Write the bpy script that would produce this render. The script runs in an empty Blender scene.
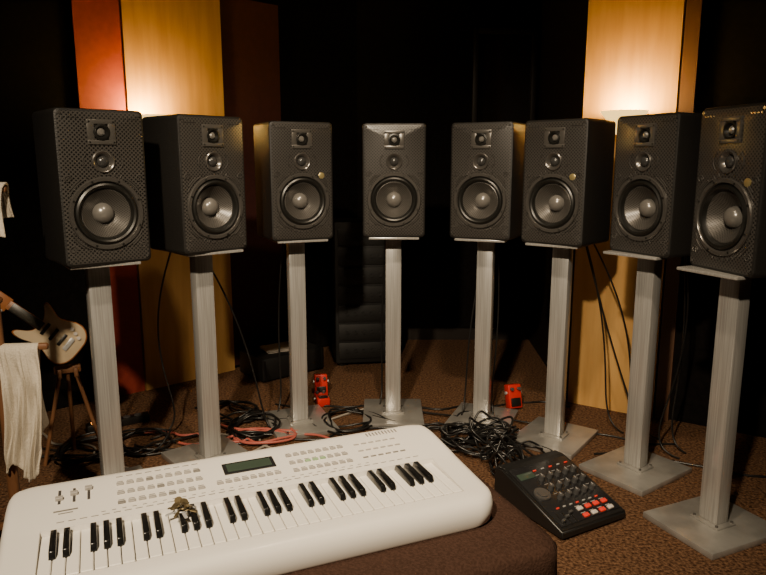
import bpy, bmesh, math, random
from mathutils import Vector, Matrix, Euler
random.seed(7)
C = bpy.context
def link(o):
    C.scene.collection.objects.link(o); return o
# ------------------------------------------------------------ materials
def mat(name, col, rough=.5, metal=0., emis=None, es=0., spec=None, coat=0.):
    m = bpy.data.materials.new(name); m.use_nodes = True
    b = m.node_tree.nodes['Principled BSDF']
    b.inputs['Base Color'].default_value = (*col, 1)
    b.inputs['Roughness'].default_value = rough
    b.inputs['Metallic'].default_value = metal
    if spec is not None: b.inputs['Specular IOR Level'].default_value = spec
    if coat: b.inputs['Coat Weight'].default_value = coat
    if emis:
        b.inputs['Emission Color'].default_value = (*emis, 1)
        b.inputs['Emission Strength'].default_value = es
    return m
def N(m, t, **kw):
    n = m.node_tree.nodes.new(t)
    for k, v in kw.items(): setattr(n, k, v)
    return n
def noise_mat(name, c1, c2, scale=(1,1,1), nscale=5, rough=.6, bump=0., detail=4, metal=0., lo=.35, hi=.65, spec=None):
    m = mat(name, c1, rough, metal, spec=spec); nt = m.node_tree; L = nt.links.new
    b = nt.nodes['Principled BSDF']
    tc = N(m,'ShaderNodeTexCoord'); mp = N(m,'ShaderNodeMapping'); mp.inputs['Scale'].default_value = scale
    nz = N(m,'ShaderNodeTexNoise'); nz.inputs['Scale'].default_value = nscale; nz.inputs['Detail'].default_value = detail
    cr = N(m,'ShaderNodeValToRGB')
    cr.color_ramp.elements[0].position = lo; cr.color_ramp.elements[0].color = (*c1,1)
    cr.color_ramp.elements[1].position = hi; cr.color_ramp.elements[1].color = (*c2,1)
    L(tc.outputs['Object'], mp.inputs[0]); L(mp.outputs[0], nz.inputs['Vector']); L(nz.outputs['Fac'], cr.inputs[0])
    L(cr.outputs[0], b.inputs['Base Color'])
    if bump:
        bp = N(m,'ShaderNodeBump'); bp.inputs['Strength'].default_value = bump; bp.inputs['Distance'].default_value = .01
        L(nz.outputs['Fac'], bp.inputs['Height']); L(bp.outputs[0], b.inputs['Normal'])
    return m
def perf_mat(name, solid, hole, scale, rough=.45, metal=0.):
    m = mat(name, solid, rough, metal); nt = m.node_tree; L = nt.links.new; b = nt.nodes['Principled BSDF']
    tc = N(m,'ShaderNodeTexCoord'); sp = N(m,'ShaderNodeSeparateXYZ'); cb = N(m,'ShaderNodeCombineXYZ')
    mp = N(m,'ShaderNodeMapping'); mp.inputs['Rotation'].default_value = (0,0,math.radians(45))
    v = N(m,'ShaderNodeTexVoronoi', voronoi_dimensions='2D'); v.inputs['Scale'].default_value = scale; v.inputs['Randomness'].default_value = 0
    cr = N(m,'ShaderNodeValToRGB')
    cr.color_ramp.elements[0].position=.27; cr.color_ramp.elements[0].color=(*hole,1)
    cr.color_ramp.elements[1].position=.38; cr.color_ramp.elements[1].color=(*solid,1)
    L(tc.outputs['Object'], sp.inputs[0]); L(sp.outputs[0], cb.inputs[0]); L(sp.outputs[2], cb.inputs[1])
    L(cb.outputs[0], mp.inputs[0]); L(mp.outputs[0], v.inputs['Vector']); L(v.outputs['Distance'], cr.inputs[0])
    L(cr.outputs[0], b.inputs['Base Color'])
    bp = N(m,'ShaderNodeBump'); bp.inputs['Strength'].default_value=.8; bp.inputs['Distance'].default_value=.003
    L(cr.outputs[0], bp.inputs['Height']); L(bp.outputs[0], b.inputs['Normal'])
    return m
M = {}
M['carpet'] = noise_mat('carpet_brown', (.036,.017,.009), (.210,.113,.060), nscale=95, rough=.95, bump=.9, detail=4, lo=.34, hi=.72, spec=.1)
M['black_wall'] = noise_mat('black_fabric_wall', (.005,.0042,.004), (.008,.0065,.006), nscale=40, rough=.95, spec=.05)
M['brown_wall'] = noise_mat('dark_brown_wall', (.010,.006,.004), (.013,.008,.005), nscale=20, rough=.7, spec=.2)
M['ceiling'] = mat('ceiling_black', (.01,.009,.008), .9)
M['maple'] = noise_mat('maple_panel', (.46,.25,.070), (.56,.32,.10), scale=(6,6,.6), nscale=4, rough=.5, detail=6)
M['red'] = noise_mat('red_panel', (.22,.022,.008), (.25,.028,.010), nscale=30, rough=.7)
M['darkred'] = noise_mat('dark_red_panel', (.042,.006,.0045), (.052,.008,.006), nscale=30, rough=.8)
M['trim'] = mat('trim_brown', (.09,.04,.018), .5)
M['trim_dk'] = mat('trim_dark', (.010,.006,.0035), .5)
M['glass'] = mat('window_glass_dark', (.012,.008,.006), .12)
M['cab'] = noise_mat('cabinet_black', (.007,.0065,.006), (.012,.011,.010), nscale=200, rough=.5, bump=.15)
M['baffle'] = perf_mat('perforated_baffle', (.056,.052,.048), (.004,.004,.004), 105, .30)
M['ring'] = mat('driver_ring', (.12,.113,.105), .24, .6)
M['rubber'] = mat('surround_rubber', (.009,.009,.008), .35)
M['cone'] = perf_mat('woofer_cone', (.11,.104,.096), (.04,.037,.034), 170, .32, .4)
M['cap'] = mat('dust_cap', (.22,.21,.195), .26, .4)
M['dome'] = mat('tweeter_dome', (.04,.04,.04), .2)
M['plate'] = mat('tweeter_plate', (.12,.113,.104), .3, .5)
M['badge'] = mat('gold_badge', (.55,.45,.2), .35, .7)
M['metal'] = noise_mat('brushed_aluminium', (.44,.43,.41), (.60,.59,.565), scale=(60,60,1), nscale=4, rough=.27, metal=.55)
M['metal_dk'] = mat('stand_groove', (.14,.135,.125), .4, .6)
M['basem'] = noise_mat('base_plate_steel', (.36,.35,.33), (.50,.49,.46), nscale=12, rough=.28, metal=.6)
M['white'] = mat('keyboard_white', (.80,.77,.71), .30, coat=.2)
M['wkey'] = mat('white_key', (.88,.85,.78), .25)
M['bkey'] = mat('black_key', (.008,.008,.008), .22)
M['slot'] = mat('key_slot_dark', (.05,.045,.04), .7)
M['btn'] = mat('grey_button', (.33,.31,.28), .5)
M['print'] = mat('grey_print', (.17,.158,.14), .6)
M['btng'] = mat('green_button', (.25,.38,.2), .5)
M['lcd'] = mat('lcd_display', (.035,.05,.035), .15, emis=(.2,.3,.2), es=.05)
M['black'] = mat('black_plastic', (.010,.010,.010), .38)
M['blackg'] = mat('black_gloss_panel', (.016,.016,.017), .25)
M['gear'] = mat('background_gear_black', (.004,.004,.004), .6)
M['knob'] = mat('knob_dark', (.06,.06,.06), .3)
M['silver'] = mat('silver_print', (.45,.45,.45), .4, .3)
M['redbtn'] = mat('red_pad', (.6,.03,.015), .4, emis=(1,.05,.02), es=.25)
M['wpad'] = mat('white_pad', (.6,.55,.5), .4)
M['cloth'] = noise_mat('brown_cloth', (.042,.022,.015), (.064,.034,.024), nscale=160, rough=.95, bump=.4, spec=.1)
M['cable'] = mat('cable_black', (.008,.008,.008), .35)
M['cablep'] = mat('cable_pink', (.40,.10,.075), .5)
M['cableg'] = mat('cable_grey', (.30,.27,.23), .5)
M['redbox'] = mat('red_enamel', (.50,.018,.008), .35)
M['wood'] = noise_mat('stand_wood', (.12,.05,.020), (.21,.095,.04), scale=(4,4,.5), nscale=8, rough=.5)
M['towel'] = noise_mat('towel_white', (.52,.46,.37), (.62,.56,.46), nscale=250, rough=.95, bump=.5, spec=.1)
M['cream'] = mat('guitar_cream', (.60,.48,.32), .25, coat=.4)
M['neck'] = mat('guitar_neck', (.40,.15,.045), .4)
M['brass'] = mat('brass', (.22,.17,.09), .4, .8)
M['paper'] = mat('paper', (.45,.4,.34), .8)
M['amber'] = mat('amber_lamp', (.8,.3,.05), .4, emis=(1,.35,.05), es=3)
M['sconce'] = mat('sconce_glass', (.8,.64,.3), .5, emis=(1,.62,.18), es=2.2)
M['bulb'] = mat('sconce_bulb', (1,.8,.5), .5, emis=(1,.70,.28), es=25)
# ------------------------------------------------------------ mesh helpers
class MB:
    def __init__(s): s.bm = bmesh.new(); s.mats = []
    def mi(s, k):
        if k not in s.mats: s.mats.append(k)
        return s.mats.index(k)
    def box(s, c, size, k, bev=0., seg=2, rot=None, taper=1.):
        tb = bmesh.new()
        bmesh.ops.create_cube(tb, size=1)
        for v in tb.verts:
            f = taper if v.co.z > 0 else 1
            v.co = Vector((v.co.x*size[0]*f, v.co.y*size[1]*f, v.co.z*size[2]))
        if bev: bmesh.ops.bevel(tb, geom=tb.edges[:], offset=bev, segments=seg, affect='EDGES', profile=.5)
        s.merge(tb, k, c, rot)
    def merge(s, tb, k, c=(0,0,0), rot=None):
        R = rot.to_matrix() if rot else Matrix.Identity(3)
        i = s.mi(k); mp = {}
        for v in tb.verts: mp[v] = s.bm.verts.new(R @ v.co + Vector(c))
        for f in tb.faces:
            try: nf = s.bm.faces.new([mp[v] for v in f.verts]); nf.material_index = i
            except ValueError: pass
        tb.free()
    def cyl(s, c, r, h, k, seg=32, r2=None, rot=None, bev=0.):
        tb = bmesh.new()
        bmesh.ops.create_cone(tb, cap_ends=True, segments=seg, radius1=r, radius2=r if r2 is None else r2, depth=h)
        if bev:
            es = [e for e in tb.edges if abs(e.verts[0].co.z-e.verts[1].co.z)<1e-6]
            bmesh.ops.bevel(tb, geom=es, offset=bev, segments=2, affect='EDGES')
        s.merge(tb, k, c, rot)
    def sphere(s, c, r, k, scale=(1,1,1), seg=24):
        tb = bmesh.new(); bmesh.ops.create_uvsphere(tb, u_segments=seg, v_segments=seg//2, radius=r)
        for v in tb.verts: v.co = Vector((v.co.x*scale[0], v.co.y*scale[1], v.co.z*scale[2]))
        s.merge(tb, k, c)
    def lathe(s, cx, cz, prof, k, seg=48, cy=0, axis='y'):
        i = s.mi(k); rings = []
        for r, y in prof:
            if r < 1e-5:
                rings.append([s.bm.verts.new((cx,cy+y,cz) if axis=='y' else (cx,cz,y))])
            else:
                rg=[]
                for a in range(seg):
                    t=2*math.pi*a/seg
                    rg.append(s.bm.verts.new((cx+r*math.cos(t),cy+y,cz+r*math.sin(t)) if axis=='y' else (cx+r*math.cos(t),cz+r*math.sin(t),y)))
                rings.append(rg)
        for a,b in zip(rings,rings[1:]):
            for j in range(seg):
                j2=(j+1)%seg
                if len(b)==1: vs=[a[j],a[j2],b[0]]
                elif len(a)==1: vs=[a[0],b[j2],b[j]]
                else: vs=[a[j],a[j2],b[j2],b[j]]
                f=s.bm.faces.new(vs); f.material_index=i
    def tube(s, pts, r, k, seg=6):
        i=s.mi(k); rings=[]
        P=[Vector(p) for p in pts]
        for j,p in enumerate(P):
            d=(P[min(j+1,len(P)-1)]-P[max(j-1,0)]).normalized()
            u=d.cross(Vector((0,1,0)));
            if u.length<.1: u=d.cross(Vector((1,0,0)))
            u.normalize(); w=d.cross(u)
            rings.append([s.bm.verts.new(p+r*(math.cos(2*math.pi*a/seg)*u+math.sin(2*math.pi*a/seg)*w)) for a in range(seg)])
        for a,b in zip(rings,rings[1:]):
            for j in range(seg):
                f=s.bm.faces.new([a[j],a[(j+1)%seg],b[(j+1)%seg],b[j]]); f.material_index=i
        for rg in (rings[0],rings[-1]):
            f=s.bm.faces.new(rg); f.material_index=i
    def finish(s, name, parent=None, loc=(0,0,0), rot=(0,0,0), ang=35, normals=True):
        if normals: bmesh.ops.recalc_face_normals(s.bm, faces=s.bm.faces[:])
        for f in s.bm.faces: f.smooth=True
        for e in s.bm.edges:
            if len(e.link_faces)==2:
                if e.calc_face_angle(0) > math.radians(ang): e.smooth=False
        me = bpy.data.meshes.new(name); s.bm.to_mesh(me); s.bm.free()
        for k in s.mats: me.materials.append(M[k])
        o = link(bpy.data.objects.new(name, me)); o.location=loc; o.rotation_euler=rot
        if parent: o.parent=parent
        return o
def empty(name, loc=(0,0,0), rot=(0,0,0)):
    o = link(bpy.data.objects.new(name, None)); o.location=loc; o.rotation_euler=rot; o.empty_display_size=.1
    return o
def instance(src, name, parent):
    o = link(bpy.data.objects.new(name, src.data)); o.parent=parent; return o
def rrect(w, h, r, n=6, cx=0, cy=0):
    pts=[]
    for sx,sy,a0 in ((1,1,0),(-1,1,90),(-1,-1,180),(1,-1,270)):
        for i in range(n+1):
            a=math.radians(a0+90*i/n)
            pts.append((cx+sx*(w/2-r)+r*math.cos(a), cy+sy*(h/2-r)+r*math.sin(a)))
    return pts
def tubes(name, splines, r, k, parent=None):
    cu = bpy.data.curves.new(name,'CURVE'); cu.dimensions='3D'; cu.bevel_depth=r; cu.bevel_resolution=3; cu.resolution_u=8
    for pts in splines:
        sp = cu.splines.new('NURBS'); sp.points.add(len(pts)-1)
        for p,q in zip(sp.points, pts): p.co=(*q,1)
        sp.order_u=4 if len(pts)>3 else len(pts); sp.use_endpoint_u=True
    cu.materials.append(M[k])
    o = link(bpy.data.objects.new(name,cu))
    if parent: o.parent=parent
    return o
# ------------------------------------------------------------ room
ROOM=[(-.17,4.6),(1.02,4.6),(.97,3.37),(1.34,3.13),(2.6,2.31),(2.6,-1.5),(-2.6,-1.5),(-2.6,2.34)]
def slab(name,z0,z1,k):
    b=MB(); i=b.mi(k)
    lo=[b.bm.verts.new((x,y,z0)) for x,y in ROOM]; hi=[b.bm.verts.new((x,y,z1)) for x,y in ROOM]
    b.bm.faces.new(lo); b.bm.faces.new(hi)
    n=len(ROOM)
    for j in range(n): b.bm.faces.new([lo[j],lo[(j+1)%n],hi[(j+1)%n],hi[j]])
    return b.finish(name)
slab('floor',-.1,0,'carpet'); slab('ceiling',2.9,3.0,'ceiling')
def wall(name,p,q,k,z0=0,z1=2.9,th=.08,off=0.,inward=0):
    P=Vector(p);Q=Vector(q);d=(Q-P).normalized();n=Vector((-d.y,d.x))
    a=P+n*(-off); c=Q+n*(-off)
    b=MB(); i=b.mi(k)
    vs=[]
    for z in (z0,z1):
        for pt in (a,c,c+n*th,a+n*th): vs.append(b.bm.verts.new((pt.x,pt.y,z)))
    for f in ((0,1,2,3),(4,5,6,7),(0,1,5,4),(1,2,6,5),(2,3,7,6),(3,0,4,7)): b.bm.faces.new([vs[x] for x in f])
    return b.finish(name)
wn=['wall_back','wall_right_return','wall_right_angled','wall_right_far','wall_right','wall_rear','wall_left','wall_left_angled']
for j in range(8):
    wall(wn[j], ROOM[j], ROOM[(j+1)%8], 'brown_wall' if j==1 else 'black_wall')
def LP(t): return (-1.318+.388*t, 3.53+.36*t)
def panel(name,t0,t1,k,th,z0=.0,z1=2.9):
    return wall(name, LP(t0), LP(t1), k, z0, z1, th=th, off=th)
panel('wood_wall_panel',.03,1.06,'maple',.03)
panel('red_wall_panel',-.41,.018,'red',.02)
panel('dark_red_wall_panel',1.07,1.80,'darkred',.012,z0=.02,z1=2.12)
wall('wood_wall_panel',(.975,3.367),(1.325,3.139),'maple',th=.03,off=.03)
wall('trim_1',(1.333,3.134),(1.385,3.100),'trim',th=.03,off=.03)
wall('baseboard_back',(-.14,4.6),(1.0,4.6),'trim_dk',0,.08,th=.015,off=.015)
b=MB()
x0,x1,z0,z1=.60,.98,1.45,2.05
b.box(((x0+x1)/2,4.575,z0),(x1-x0,.04,.035),'trim_dk',.004)
b.box(((x0+x1)/2,4.575,z1),(x1-x0,.04,.035),'trim_dk',.004)
b.box((x0,4.575,(z0+z1)/2),(.035,.04,z1-z0+.035),'trim_dk',.004)
b.box((x1,4.575,(z0+z1)/2),(.035,.04,z1-z0+.035),'trim_dk',.004)
b.box(((x0+x1)/2,4.585,(z0+z1)/2),(x1-x0,.01,z1-z0),'glass')
b.finish('window_1')
# ------------------------------------------------------------ sconces
def sconce(loc, yaw, power):
    e=empty('wall_sconce',loc,(0,0,yaw))
    b=MB()
    prof=[(.030,-.082),(.040,-.078),(.048,-.060),(.066,-.030),(.096,.008),(.104,.02),(.099,.02),(.090,.010),(.060,-.028),(.040,-.055),(.0,-.060)]
    b.lathe(0,0,[(0,-.082)]+prof,'sconce',40,axis='z')
    b.finish('bowl',e)
    b=MB(); b.cyl((0,0,-.092),.026,.022,'brass',bev=.004); b.box((0,.05,-.086),(.022,.10,.018),'brass',.004)
    b.box((0,.102,-.08),(.06,.010,.12),'brass',.004); b.finish('bracket',e)
    b=MB(); b.sphere((0,0,-.018),.022,'bulb',(1,1,1.2)); b.finish('bulb',e)
    l=bpy.data.lights.new('sconce_light','POINT'); l.energy=power; l.color=(1,.64,.17); l.shadow_soft_size=.03
    lo=link(bpy.data.objects.new('light',l)); lo.parent=e; lo.location=(0,.02,.035)
ya=math.atan2(.36,.388)
nL=Vector((math.sin(ya),-math.cos(ya)))
pL=Vector(LP(.17))+nL*.138
sconce((pL.x,pL.y,1.435),ya,17)
yr=math.atan2(-.234,.36)
nR=Vector((math.sin(yr),-math.cos(yr)))
pR=Vector((1.160,3.247))+nR*.138
sconce((pR.x,pR.y,1.430),yr,20)
# ------------------------------------------------------------ studio monitor
W,H,D=.28,.5,.24
WC=.168; TZ=.335; HZ=.428
def build_monitor():
    parts=[]
    b=MB(); ic=b.mi('cab'); ib=b.mi('baffle')
    rings=[]
    for ins,y in ((.009,-.014),(.003,-.011),(0,-.005),(0,D-.006),(.006,D)):
        pts=rrect(W-2*ins,H-2*ins,.016,4,0,H/2)
        rings.append([b.bm.verts.new((x,y,z)) for x,z in pts])
    for a,c in zip(rings,rings[1:]):
        n=len(a)
        for j in range(n):
            f=b.bm.faces.new([a[j],a[(j+1)%n],c[(j+1)%n],c[j]]); f.material_index=ic
    f=b.bm.faces.new(rings[-1]); f.material_index=ic
    edges=[b.bm.edges.get((rings[0][j],rings[0][(j+1)%len(rings[0])])) for j in range(len(rings[0]))]
    for cz,r in ((WC,.108),(TZ,.027),(HZ,.016)):
        vs=[b.bm.verts.new((r*math.cos(2*math.pi*a/48),-.014,cz+r*math.sin(2*math.pi*a/48))) for a in range(48)]
        edges+=[b.bm.edges.new((vs[a],vs[(a+1)%48])) for a in range(48)]
    g=bmesh.ops.triangle_fill(b.bm,use_beauty=True,use_dissolve=False,edges=edges,normal=(0,-1,0))
    for f in g['geom']:
        if isinstance(f,bmesh.types.BMFace): f.material_index=ib
    parts.append(('cabinet',b.finish('cabinet',normals=True)))
    b=MB()
    b.lathe(0,WC,[(.119,-.0135),(.119,-.019),(.116,-.023),(.106,-.023),(.102,-.018),(.101,-.012)],'ring',64)
    b.lathe(0,WC,[(.1015,-.014),(.098,-.022),(.092,-.025),(.086,-.022),(.082,-.012),(.079,-.008)],'rubber',64)
    b.lathe(0,WC,[(.0795,-.009),(.077,-.010),(.058,.008),(.040,.024),(.034,.028)],'cone',64)
    b.lathe(0,WC,[(.034,.027),(.031,.014),(.024,.005),(.012,-.001),(0,-.003)],'cap',40)
    for a in range(8):
        t=math.pi*(a+.5)/4
        b.cyl((.111*math.cos(t),-.0235,WC+.111*math.sin(t)),.0035,.003,'rubber',10,rot=Euler((math.pi/2,0,0)))
    parts.append(('woofer',b.finish('woofer')))
    b=MB()
    b.lathe(0,TZ,[(.036,-.0135),(.036,-.019),(.033,-.021),(.028,-.019),(.020,-.008),(.018,-.006)],'ring',40)
    b.lathe(0,TZ,[(.018,-.006),(.017,-.012),(.011,-.018),(0,-.020)],'dome',32)
    parts.append(('midrange',b.finish('midrange')))
    b=MB()
    for x,z,w,h in ((0,.032,.088,.014),(0,-.032,.088,.014),(-.033,0,.022,.052),(.033,0,.022,.052)):
        b.box((x,-.0165,HZ+z),(w,.006,h),'plate',.0015)
    b.lathe(0,HZ,[(.027,-.0145),(.026,-.022),(.021,-.023),(.014,-.010),(.012,-.008)],'rubber',36)
    b.lathe(0,HZ,[(.013,-.008),(.012,-.014),(.007,-.019),(0,-.020)],'cap',28)
    for sx in (-1,1):
        for sz in (-1,1): b.cyl((sx*.038,-.020,HZ+sz*.032),.003,.002,'rubber',8,rot=Euler((math.pi/2,0,0)))
    parts.append(('tweeter',b.finish('tweeter')))
    b=MB()
    for sx in (-1,1):
        for dz in (-1,1):
            for kk,(r0,a0,a1) in enumerate(((.127,28,62),(.134,36,54))):
                pts=[]
                for i in range(11):
                    a=math.radians(a0+(a1-a0)*i/10)
                    pts.append((sx*r0*math.cos(a),-.0150,WC+dz*r0*math.sin(a)))
                b.tube(pts,.0030,'ring')
            cx,cz=sx*.113,WC+dz*.112
            pts=[(cx+.013*(1-i/22)*math.cos(i*.5),-.015,cz+.013*(1-i/22)*math.sin(i*.5)) for i in range(18)]
            b.tube(pts,.0022,'ring')
            for i in range(3):
                a=math.radians(66+i*9)
                b.box((sx*.130*math.cos(a),-.0155,WC+dz*.130*math.sin(a)),(.012,.004,.0035),'ring',.001,rot=Euler((0,-sx*dz*a,0)))
        b.tube([(sx*.050,-.015,TZ+.028),(sx*.062,-.015,TZ+.010),(sx*.062,-.015,TZ-.010),(sx*.050,-.015,TZ-.026)],.002,'ring')
        for i in range(4): b.cyl((sx*(.075+i*.013),-.015,.472),.003,.003,'ring',8,rot=Euler((math.pi/2,0,0)))
        for z in (.02,.484): b.cyl((sx*.122,-.0150,z),.005,.004,'ring',12,rot=Euler((math.pi/2,0,0)))
    parts.append(('baffle_trim',b.finish('baffle_trim')))
    b=MB()
    b.box((0,D+.004,.2),(.16,.008,.22),'black',.002)
    b.box((0,D+.012,.15),(.05,.02,.03),'knob',.003)
    parts.append(('amp_panel',b.finish('amp_panel')))
    return parts
def build_stand():
    zb=.893; out=[]
    b=MB(); b.box((0,.0,.011),(.29,.34,.022),'basem',.003); b.box((0,0,.026),(.11,.09,.008),'basem',.002)
    for sx in (-1,1):
        for sy in (-1,1): b.cyl((sx*.045,sy*.036,.032),.005,.006,'metal_dk',12)
    out.append(('base_plate',b.finish('base_plate')))
    b=MB(); h=zb-.010-.03
    b.box((0,0,.03+h/2),(.074,.055,h),'metal',.004)
    out.append(('post',b.finish('post')))
    b=MB(); b.box((0,-.022,zb-.005),(.225,.235,.010),'metal',.002); b.box((0,0,zb-.016),(.10,.08,.012),'metal',.002)
    out.append(('top_plate',b.finish('top_plate')))
    return out
SP=[(-.912,2.23,40,36,-.012),(-.634,2.54,47,40,0),(-.348,2.92,25,22,0),(.049,3.03,0,0,0),(.424,2.95,-27,-22,0),(.692,2.76,-42,-36,0),(.946,2.47,-62,-54,-.035),(1.052,2.07,-76,-66,-.045)]
mon=None; st=None
for i,(x,y,yaw,syaw,dx) in enumerate(SP):
    a=math.radians(yaw); sa_=math.radians(syaw)
    e=empty('studio_monitor',(x,y,.893),(0,0,a))
    s=empty('speaker_stand',(x-.13*math.sin(sa_)+dx,y+.13*math.cos(sa_),0),(0,0,sa_))
    if mon is None:
        mon=build_monitor(); st=build_stand()
        for n,o in mon: o.parent=e
        for n,o in st: o.parent=s
    else:
        for n,o in mon: instance(o,n,e)
        for n,o in st: instance(o,n,s)
    if i in (2,5,7):
        b=MB(); b.lathe(.085,.275,[(.013,-.0135),(.013,-.017),(.011,-.018),(0,-.018)],'badge',24); b.finish('badge',e)
# ------------------------------------------------------------ draped bench + keyboard
KA=math.radians(23); KC=Vector((-.290,1.452))
bench=empty('cloth_covered_bench',(KC.x,KC.y,0),(0,0,KA))
b=MB(); b.mi('cloth')
bx0,bx1,by0,by1=-.50,.620,-.345,.17
rings=[]
spec=[(.055,.392),(.030,.391),(.010,.384),(0,.370),(0,.34),(-.004,.25),(-.010,.12),(-.016,.012)]
for lv,(ins,z) in enumerate(spec):
    pts=rrect((bx1-bx0)-2*ins,(by1-by0)-2*ins,.06,8,(bx0+bx1)/2,(by0+by1)/2)
    dense=[]
    for j in range(len(pts)):
        p=Vector(pts[j]);q=Vector(pts[(j+1)%len(pts)]); n=max(1,int((q-p).length/.02))
        for t in range(n): dense.append(p+(q-p)*t/n)
    rings.append(dense)
cnt=200
def resample(P,n):
    L=[0]
    for j in range(len(P)): L.append(L[-1]+(P[(j+1)%len(P)]-P[j]).length)
    out=[];T=L[-1];k=0
    for i in range(n):
        t=T*i/n
        while L[k+1]<t: k+=1
        f=(t-L[k])/(L[k+1]-L[k]); out.append(P[k].lerp(P[(k+1)%len(P)],f))
    return out
vr=[]
cc=Vector(((bx0+bx1)/2,(by0+by1)/2))
for (ins,z),P in zip(spec,rings):
    R=resample(P,cnt); row=[]
    for i,p in enumerate(R):
        fold=(.37-z)*.045*(math.sin(i*.55)+.6*math.sin(i*.93+1)) if z<.37 else 0
        d=(p-cc).normalized(); p=p+d*fold
        row.append(b.bm.verts.new((p.x,p.y,z)))
    vr.append(row)
for a,c in zip(vr,vr[1:]):
    for j in range(cnt): b.bm.faces.new([a[j],a[(j+1)%cnt],c[(j+1)%cnt],c[j]])
b.bm.faces.new(vr[0]); b.bm.faces.new(vr[-1])
b.finish('cloth_cover',bench,ang=60)

kb=empty('electronic_keyboard',(KC.x,KC.y,.3925),(0,0,KA)); kb.scale=(1.025,1.06,1)
L_=1.03; KX=.440
b=MB(); b.mi('white'); b.mi('slot')
def top(y):
    pts=[(-.205,.050),(-.195,.066),(-.18,.072),(-.155,.074),(.0,.086),(.03,.090),(.15,.100),(.185,.099),(.200,.088),(.205,.075)]
    for (a,za),(c,zc) in zip(pts,pts[1:]):
        if a<=y<=c: return za+(zc-za)*(y-a)/(c-a)
    return pts[0][1] if y<pts[0][0] else pts[-1][1]
xs=[]; hx=L_/2
for i in range(13):
    a=math.pi/2*i/12; xs.append(-hx+.06*(1-math.cos(a)))
xs=[x for x in xs if x<-KX-.003]
xs+=[-KX-.0015,-KX]
xs=xs+[-x for x in xs[::-1]]
xs=sorted(set(round(x,5) for x in xs)); fine=[]
for a,c in zip(xs,xs[1:]):
    fine.append(a)
    if c-a>.1:
        for t in range(1,20): fine.append(a+(c-a)*t/20)
fine.append(xs[-1]); xs=fine
ys=[-.205,-.200,-.195,-.18,-.1565,-.155,-.10,-.05,-.001,.0005,.03,.09,.15,.175,.185,.193,.200,.205]
def yscale(x):
    d=hx-abs(x); r=.06
    if d>=r: return 1.
    return 1-(r-math.sqrt(max(0,r*r-(r-d)**2)))/.205*1.0
grid=[]
for x in xs:
    s=yscale(x); col=[]
    ed=min(1,(hx-abs(x))/.02); drop=.022*(1-math.sqrt(1-(1-ed)**2))
    for y in ys:
        z=top(y)-drop
        if abs(x)<=KX+1e-4 and -.1552<y<.0: z=.050
        col.append(b.bm.verts.new((x,y*s,z)))
    grid.append(col)
for i in range(len(xs)-1):
    for j in range(len(ys)-1):
        b.bm.faces.new([grid[i][j],grid[i+1][j],grid[i+1][j+1],grid[i][j+1]])
loop=[g[0] for g in grid]+[grid[-1][j] for j in range(1,len(ys))]+[g[-1] for g in grid[::-1]][1:]+[grid[0][j] for j in range(len(ys)-2,0,-1)]
prev=loop
for z,sc in ((.03,1.004),(.008,.99),(.0,.965)):
    cur=[b.bm.verts.new((v.co.x*sc if z<.03 else v.co.x,v.co.y*sc,z)) for v in loop]
    n=len(cur)
    for j in range(n):
        try:b.bm.faces.new([prev[j],prev[(j+1)%n],cur[(j+1)%n],cur[j]])
        except ValueError: pass
    prev=cur
b.bm.faces.new(prev)
b.finish('body',kb,ang=40)
b=MB(); pitch=2*KX/36
for i in range(36):
    x=-KX+pitch*(i+.5)
    b.box((x,-.0775,.063),(pitch-.0020,.152,.024),'wkey',.0015,1)
b.finish('white_keys',kb)
b=MB()
for i in range(35):
    if i%7 in (0,1,3,4,5):
        x=-KX+pitch*(i+1)
        b.box((x,-.048,.0815),(.0135,.094,.018),'bkey',.0018,2,taper=.86)
b.finish('black_keys',kb)
sl=math.atan2(.010,.12)
def pz(y): return top(y)
b=MB()
def pb(x,y,w,h,k,t=.0025): b.box((x*.92,y,pz(y)+t/2),(w*.95,h,t),k,min(.0008,t*.3),1,rot=Euler((sl,0,0)))
pb(.005,.110,.130,.048,'blackg',.003); pb(.005,.110,.112,.034,'lcd',.0042)
for r in range(3):
    for c in range(9):
        pb(-.31+c*.023,.050+r*.038,.016,.008,'btn' if (r+c)%5 else 'print',.004); pb(-.31+c*.023,.0625+r*.038,.013,.0026,'print',.0006)
for r in range(3):
    for c in range(8):
        pb(.115+c*.021,.05+r*.036,.015,.008,'btn' if not(r==1 and 2<=c<=4) else 'btng',.004); pb(.115+c*.021,.062+r*.036,.012,.0026,'print',.0006)
for r in range(3):
    for c in range(6): pb(.31+c*.022,.055+r*.033,.015,.005,'btn' if r else 'print',.002)
for c in range(8): pb(-.08+c*.021,.055,.015,.008,'btn',.004); pb(-.08+c*.021,.068,.012,.0026,'print',.0006)
for c in range(38): pb(-.44+c*.0238,.020,.015,.0024,'print',.0006)
for c in range(30): pb(-.35+c*.0225,.030,.009,.002,'print',.0006)
for c in range(9): pb(-.31+c*.023,.162,.015,.0026,'print',.0008)
pb(-.43,.06,.05,.005,'print',.0008); pb(-.43,.050,.03,.003,'print',.0008)
for c in range(3):   # volume / tempo sliders
    pb(-.445+c*.032,.115,.006,.055,'slot',.001); pb(-.445+c*.032,.105+c*.012,.016,.010,'btn',.008)
for q in range(10): pb(.36+q*.010,.160,.004,.022,'print',.0008)
b.finish('control_panel',kb)
b=MB()
kx,ky=-.175,-.040
for i in range(8):
    a=i*.785+.2; r=.010+.009*((i*37)%5)/5
    b.cyl((kx+r*math.cos(a),ky+r*math.sin(a),.1085+.003*(i%3)),.009,.003,'brass',14,rot=Euler((.5*math.sin(a),.5*math.cos(a),0)))
    b.box((kx+(r+.008)*math.cos(a),ky+(r+.010)*math.sin(a),.0985+.003*(i%2)),(.022,.007,.0025),'brass' if i%2 else 'silver',.0004,1,rot=Euler((.1,.15,a)))
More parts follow.
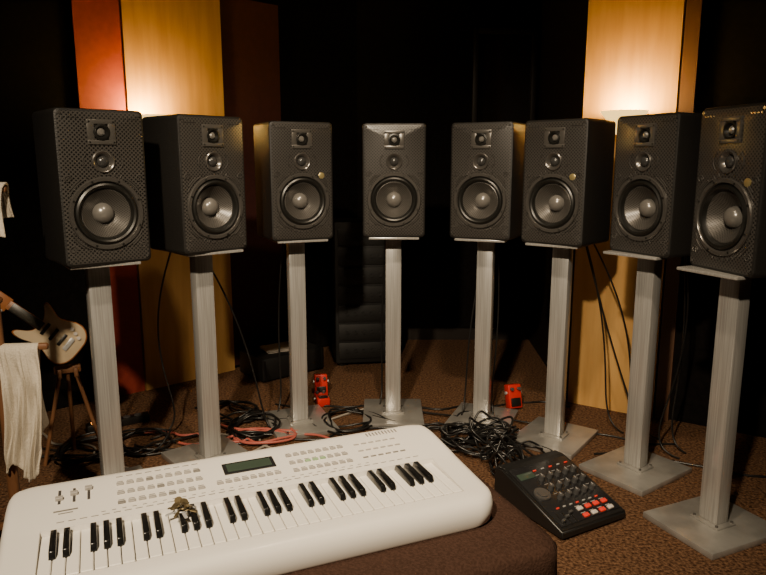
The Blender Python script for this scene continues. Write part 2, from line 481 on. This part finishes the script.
b.lathe(kx,ky,[(.014,.102),(.0155,.1035),(.017,.102),(.0155,.1005),(.014,.102)],'silver',24,axis='z')
b.lathe(kx+.01,ky-.006,[(.010,.106),(.0115,.1075),(.013,.106),(.0115,.1045),(.010,.106)],'brass',24,axis='z')
b.finish('key_bunch',None,(KC.x,KC.y,.3895),(0,0,KA))
# ------------------------------------------------------------ drum machine on the floor
DA=math.radians(29)
fl=Vector((.586,2.023))
dm=empty('drum_machine',(fl.x,fl.y,0),(0,0,DA))
dw,dd,h0,h1=.30,.36,.035,.125
b=MB(); tb=bmesh.new()
prof=[(0,.006),(.0,h0),(dd-.05,h1),(dd,h1-.004),(dd,.006)]
A=[tb.verts.new((0,y,z)) for y,z in prof]; B_=[tb.verts.new((dw,y,z)) for y,z in prof]
tb.faces.new(A); tb.faces.new(B_[::-1])
for j in range(5): tb.faces.new([A[j],B_[j],B_[(j+1)%5],A[(j+1)%5]])
bmesh.ops.recalc_face_normals(tb,faces=tb.faces[:])
bmesh.ops.bevel(tb,geom=tb.edges[:],offset=.006,segments=3,affect='EDGES')
b.merge(tb,'black')
for x in (.03,dw-.03):
    for y in (.03,dd-.03): b.cyl((x,y,.004),.012,.008,'rubber',16)
b.finish('case',dm)
sa=math.atan2(h1-h0,dd-.05)
pe=empty('control_surface',(0,0,h0+.0005),(sa,0,0)); pe.parent=dm
b=MB()
b.box((dw/2,.165,.001),(dw-.03,.29,.003),'blackg',.001)
for r in range(2):
    for c in range(4):
        k='wpad' if (r==0 and c%2==1) or (r==1 and c==0) else 'redbtn'
        b.box((.135+c*.038,.032+r*.032,.006),(.024,.016,.008),k,.003)
        b.box((.135+c*.038,.046+r*.032,.003),(.020,.0025,.001),'silver')
for c in range(7): b.box((.06+c*.030,.092,.004),(.012,.005,.005),'silver' if c%3 else 'redbtn',.001)
for c in range(3):
    b.box((.035+c*.026,.045,.003),(.004,.058,.002),'rubber'); b.box((.035+c*.026,.035+c*.012,.009),(.016,.009,.012),'knob',.002)
b.box((.060,.262,.004),(.070,.030,.004),'lcd',.001)
for r in range(3):
    for c in range(5):
        rr=.0115
        b.cyl((.105+c*.038,.130+r*.050,.011),rr,.020,'knob',20,r2=rr*.8,bev=.001)
        b.box((.105+c*.038,.1355+r*.050,.0215),(.0025,.011,.001),'silver')
        if c%2==0: b.box((.105+c*.038,.154+r*.050,.003),(.016,.0015,.001),'silver')
b.cyl((.052,.165,.006),.030,.010,'knob',32,bev=.002); b.cyl((.052,.165,.012),.020,.006,'knob',32,bev=.001)
for c in range(5): b.box((.11+c*.038,.276,.004),(.014,.005,.004),'silver' if c%2 else 'redbtn',.001)
b.finish('controls',pe)
# ------------------------------------------------------------ cables
def gnd(r): return r+.001
def coil(cx,cy,R,turns,r,h=.05,sq=1.):
    pts=[]
    n=int(turns*9)
    for i in range(n):
        t=2*math.pi*i/9; rr=R*(1+.28*random.uniform(-1,1))
        pts.append((cx+rr*math.cos(t)+random.uniform(-.02,.02),cy+sq*rr*math.sin(t),gnd(r)+abs(random.gauss(0,1))*h*.5))
    return pts
def wander(p,q,n,amp,r,h=0):
    p=Vector(p);q=Vector(q);out=[]
    for i in range(n+1):
        t=i/n; v=p.lerp(q,t); out.append((v.x+random.uniform(-amp,amp),v.y+random.uniform(-amp,amp),gnd(r)+random.random()*h))
    return out
tubes('audio_cable',[coil(.36,2.84,.10,6,.005,.08,.8),coil(.48,2.80,.10,6,.005,.12,.8),coil(.43,2.74,.14,4,.005,.07,.7)],.005,'cable')
tubes('audio_cable',[wander((.5,2.75),(.66,2.44),7,.06,.005,.08),wander((.42,2.8),(.56,2.48),8,.08,.005,.08),wander((.46,2.70),(.55,2.45),6,.05,.005,.10),coil(.50,2.54,.08,5,.005,.14,1.1),wander((.3,2.75),(.52,2.5),7,.05,.005,.04)],.005,'cable')
tubes('audio_cable',[wander((-1.5,2.75),(-.35,2.72),14,.07,.005),wander((-1.4,2.6),(-.7,2.9),10,.09,.005,.02),wander((-1.0,2.75),(.1,2.95),12,.06,.005),coil(-.60,2.95,.12,5,.005,.06),coil(-1.25,2.7,.14,4,.005,.05),coil(-1.05,2.8,.12,4,.005,.05),coil(-.72,3.15,.12,4,.005,.05),wander((-.9,3.3),(-.1,2.85),12,.07,.005,.02)],.005,'cable')
tubes('audio_cable',[wander((-1.05,2.9),(-.45,2.80),9,.06,.006,.02),coil(-.54,2.86,.14,2.3,.006,.03,.6),wander((-.9,2.75),(-.30,3.0),9,.06,.006,.02),wander((-.75,2.98),(-.2,2.8),8,.05,.006,.02)],.0055,'cablep')
tubes('audio_cable',[wander((-.5,3.25),(.9,3.3),16,.07,.004),wander((.0,3.1),(1.3,2.8),14,.06,.004),wander((-.25,2.75),(.35,2.85),10,.05,.004),coil(-.15,3.05,.13,3,.004,.03),wander((.9,2.75),(1.5,2.45),8,.06,.004)],.005,'cable')
tubes('audio_cable',[wander((-.3,2.78),(.4,2.72),14,.08,.004,.02),coil(.24,2.86,.11,3,.004,.04),wander((.1,3.3),(.7,3.0),10,.09,.004,.02),coil(.62,2.68,.08,3,.004,.04),wander((-.15,3.2),(.3,2.8),9,.08,.004,.02)],.0045,'cable')
tubes('audio_cable',[wander((-.6,2.75),(-.05,3.25),9,.05,.004),wander((-1.6,2.9),(-1.1,2.6),6,.08,.004),wander((-.8,3.0),(-.4,2.7),7,.05,.004)],.005,'cableg')
def back(i,dz=.15):
    x,y,yaw=SP[i][:3]; a=math.radians(yaw); d=D+.02
    return (x-d*math.sin(a),y+d*math.cos(a),.893+dz)
def hang(i,end,sway,r=.005):
    s=back(i,.13); e=end
    p=[s,(s[0],s[1]+.05,s[2]-.03)]
    for t in (.25,.5,.75): p.append((s[0]+(e[0]-s[0])*t+sway*math.sin(math.pi*t),s[1]+.06+(e[1]-s[1]-.06)*t,s[2]*(1-t)))
    p.append((e[0],e[1],gnd(r))); p.append((e[0]+sway,e[1]-.1,gnd(r)))
    return p
tubes('speaker_cable',[hang(0,(-1.15,2.75),-.06),hang(1,(-.92,2.95),-.12),hang(1,(-.55,3.0),.06)],.004,'cable')
tubes('speaker_cable',[hang(4,(.52,3.15),.03),hang(4,(.40,3.15),-.04)],.004,'cable')
tubes('speaker_cable',[hang(5,(1.14,2.95),.10),hang(5,(1.17,2.88),-.02),hang(5,(1.05,3.02),.05),hang(5,(.80,3.06),-.05)],.004,'cable')
tubes('speaker_cable',[hang(6,(1.25,2.8),.04),hang(6,(1.15,2.75),.09),hang(2,(-.5,3.2),-.03),hang(3,(.0,3.3),-.03)],.004,'cable')
# ------------------------------------------------------------ red pedals / boxes
def pedal(loc,rz,tilt=0,s=1.):
    b=MB(); b.box((0,0,.028),(.075,.125,.050),'redbox',.006); b.box((0,-.03,.055),(.055,.045,.008),'rubber',.003)
    for x in (-.02,.02): b.cyl((x,.04,.061),.009,.016,'knob',16,bev=.001)
    for x in (-.04,.04): b.cyl((x,.02,.03),.008,.012,'silver',16,rot=Euler((0,math.pi/2,0)))
    o=b.finish('effects_pedal',None,loc,(tilt,0,rz)); o.scale=(s,s,s); return o
pedal((-.315,3.32,-.0025),.3,0,.85)
pedal((-.335,3.46,.056),.2,math.radians(78),.9)
pedal((.650,3.28,.056),.3,math.radians(75),.95)
# ------------------------------------------------------------ background gear
b=MB()
b.box((0,0,.45),(.38,.30,.86),'gear',.008)
for i in range(7):
    b.box((0,-.153,.10+i*.115),(.34,.01,.10),'gear',.003)
    for c in range(5): b.cyl((-.12+c*.05,-.162,.10+i*.115),.010,.012,'gear',12,rot=Euler((math.pi/2,0,0)))
for x in (-.15,.15):
    for y in (-.11,.11): b.cyl((x,y,.01),.02,.02,'rubber',12)
b.finish('equipment_rack',None,(-.12,4.12,0),(0,0,.15))
b=MB(); b.box((0,0,.075),(.42,.26,.13),'gear',.008)
for x in (-.2,.2): b.box((x,-.12,.075),(.02,.03,.12),'gear',.003)
for x in (-.15,.15):
    for y in (-.09,.09): b.cyl((x,y,.005),.015,.010,'rubber',12)
b.finish('flight_case',None,(-.60,3.86,0),(0,0,.72))
b=MB()
for i in range(5): b.box((0,0,.002+i*.003),(.21,.15,.0025),'paper',rot=Euler((0,0,.15*math.sin(i*2))))
b.finish('paper_stack',None,(-.60,3.86,.1405),(0,0,.5))
b=MB(); b.box((0,0,.02),(.28,.05,.035),'black',.005); b.box((-.11,0,.040),(.016,.02,.008),'amber',.002)
for i in range(4): b.cyl((-.06+i*.05,0,.038),.017,.003,'knob',16)
b.finish('power_strip',None,(-1.25,3.02,-.002),(0,0,.6))
# ------------------------------------------------------------ stand with towels, guitar (left)
cs=empty('wooden_coat_stand',(-1.165,1.98,0),(0,0,.1))
b=MB()
b.cyl((0,0,.60),.017,1.12,'wood',20,bev=.003)
for a in range(3):
    t=a*2.094+.5
    b.box((.11*math.cos(t),.11*math.sin(t),.055),(.26,.028,.022),'wood',.006,rot=Euler((0,.32,t)))
b.sphere((0,0,.11),.035,'wood')
b.box((.035,0,.675),(.22,.020,.020),'wood',.006)
b.box((.0,0,1.15),(.14,.018,.018),'wood',.005)
for z in (.60,.82): b.sphere((0,0,z),.025,'wood',(1,1,.6))
b.finish('stand',cs)
def towel(name,par,loc,rz,w,lf,lb,seed,taper=.2,rad=.022):
    random.seed(seed); b=MB(); b.mi('towel'); nu,nv=26,46; tot=lf+lb; g=[]
    for j in range(nv+1):
        s=-lf+tot*j/nv; row=[]
        for i in range(nu+1):
            u=i/nu-.5
            fall=min(1,abs(s)/.12); side=-1 if s<0 else 1
            if abs(s)<rad*1.57:
                a=s/rad; y=math.sin(a)*rad; z=math.cos(a)*rad
            else: y=side*rad; z=-(abs(s)-rad*1.57)
            ww=w*(1-taper*fall*.5+.25*taper*math.sin(s*14+seed))
            amp=.014*fall*(1+abs(s)/tot)
            y+=side*abs(amp*(math.sin(u*19+s*6+seed)+.6*math.sin(u*33-s*11)))+.004*math.sin(s*30+u*8)*fall
            x=u*ww+.018*math.sin(s*9+seed)*fall
            if abs(s)>.1 : z+=.030*math.sin(u*7+seed)*min(1,(abs(s)-.1)/.2)
            row.append(b.bm.verts.new((x,y,z)))
        g.append(row)
    for j in range(nv):
        for i in range(nu): b.bm.faces.new([g[j][i],g[j][i+1],g[j+1][i+1],g[j+1][i]])
    o=b.finish(name,par,loc,(0,0,rz),ang=80)
    m=o.modifiers.new('t','SOLIDIFY'); m.thickness=.007; m=o.modifiers.new('s','SUBSURF'); m.levels=1; m.render_levels=1
    return o
towel('hanging_towel',cs,(.058,0,.666),0,.120,.42,.30,3)
towel('small_towel',cs,(.016,0,1.15),0,.12,.18,.12,5,rad=.02)
# electric guitar on its stand
gt=empty('electric_guitar',(-1.305,2.60,.555),(math.radians(80),0,math.radians(26)))
gt.scale=(.74,.74,.74)
gi=empty('guitar_pose',(0,0,0),(0,0,math.radians(48))); gi.parent=gt
outline=[(0,-.20),(.09,-.195),(.145,-.14),(.15,-.07),(.115,0),(.105,.05),(.135,.11),(.150,.165),(.125,.175),(.085,.135),(.035,.11),(-.035,.11),(-.075,.14),(-.11,.21),(-.14,.215),(-.145,.15),(-.115,.06),(-.12,0),(-.155,-.08),(-.15,-.15),(-.09,-.195)]
def smooth(P,it=2):
    for _ in range(it):
        Q=[]
        for j in range(len(P)):
            a=P[j];c=P[(j+1)%len(P)]
            Q+=[(a[0]*.75+c[0]*.25,a[1]*.75+c[1]*.25),(a[0]*.25+c[0]*.75,a[1]*.25+c[1]*.75)]
        P=Q
    return P
O=[(x*.8,y*.8) for x,y in smooth(outline)]
b=MB(); ic=b.mi('cream'); ib=b.mi('neck')
rows=[]
for sc,z in ((.94,-.020),(.99,-.014),(1,0),(.99,.014),(.95,.020)): rows.append([b.bm.verts.new((x*sc,y*sc,z)) for x,y in O])
n=len(O)
for a_,c_ in zip(rows,rows[1:]):
    for j in range(n): f=b.bm.faces.new([a_[j],a_[(j+1)%n],c_[(j+1)%n],c_[j]]); f.material_index=ib
f=b.bm.faces.new(rows[0]); f.material_index=ib; f=b.bm.faces.new(rows[-1]); f.material_index=ic
b.finish('body',gi,ang=50)
b=MB(); b.box((0,.17,.018),(.050,.20,.022),'neck',.005); b.box((0,.16,.031),(.047,.18,.004),'rubber',.001)
b.box((-.005,.325,.016),(.078,.13,.014),'neck',.006)
for i in range(6): b.cyl((-.052,.275+i*.02,.016),.008,.026,'silver',10,rot=Euler((0,math.pi/2,0)))
b.finish('neck',gi)
b=MB()
for y in (.05,-.0,-.05): b.box((0,y,.024),(.07,.018,.008),'black',.003)
b.box((0,-.09,.025),(.075,.025,.010),'silver',.003)
for i in range(3): b.cyl((.075-.01*i,-.055-.028*i,.026),.010,.012,'wpad',14)
b.finish('hardware',gi)
tubes('strings',[[(-.015+.006*i,-.09,.034),(-.015+.006*i,.12,.037),(-.015+.006*i,.27,.034)] for i in range(6)],.0005,'brass',gi)
b=MB()
for sx in (-1,1):
    b.cyl((sx*.07,.0,.20),.008,.42,'wood',12,rot=Euler((0,-sx*.22,0)))
    b.box((sx*.030,-.055,.395),(.016,.09,.016),'wood',.004)
    b.box((sx*.030,-.098,.408),(.016,.012,.034),'wood',.004)
b.cyl((0,.06,.20),.008,.42,'wood',12,rot=Euler((.28,0,0)))
b.box((0,0,.398),(.10,.03,.03),'wood',.005)
b.finish('guitar_stand',None,(-1.285,2.645,0),(0,0,math.radians(26)))
# ------------------------------------------------------------ lights
def spot(name,loc,tgt,e,col,size,blend=.8,r=.15):
    l=bpy.data.lights.new(name,'SPOT'); l.energy=e; l.color=col; l.spot_size=math.radians(size); l.spot_blend=blend; l.shadow_soft_size=r
    o=link(bpy.data.objects.new(name,l)); o.location=loc
    o.rotation_euler=(Vector(tgt)-Vector(loc)).to_track_quat('-Z','Y').to_euler(); return o
spot('unseen_overhead_spot',(-.6,-.5,2.7),(-.05,2.35,.35),640,(1,.81,.57),64,1.,.06)  # added fill lamp behind the camera, aimed at the speakers
spot('unseen_overhead_spot',(.2,1.3,2.75),(.0,2.75,0),210,(1,.78,.53),68,1.,.06)
w=bpy.data.worlds.new('World'); C.scene.world=w; w.use_nodes=True
w.node_tree.nodes['Background'].inputs[0].default_value=(.02,.014,.010,1); w.node_tree.nodes['Background'].inputs[1].default_value=.3
# ------------------------------------------------------------ camera
cam=bpy.data.cameras.new('camera'); cam.sensor_width=36; cam.lens=676/766*36; cam.clip_start=.02
co=link(bpy.data.objects.new('camera',cam)); co.location=(0,0,1.23); co.rotation_euler=(math.radians(90-10.6),0,0)
C.scene.camera=co
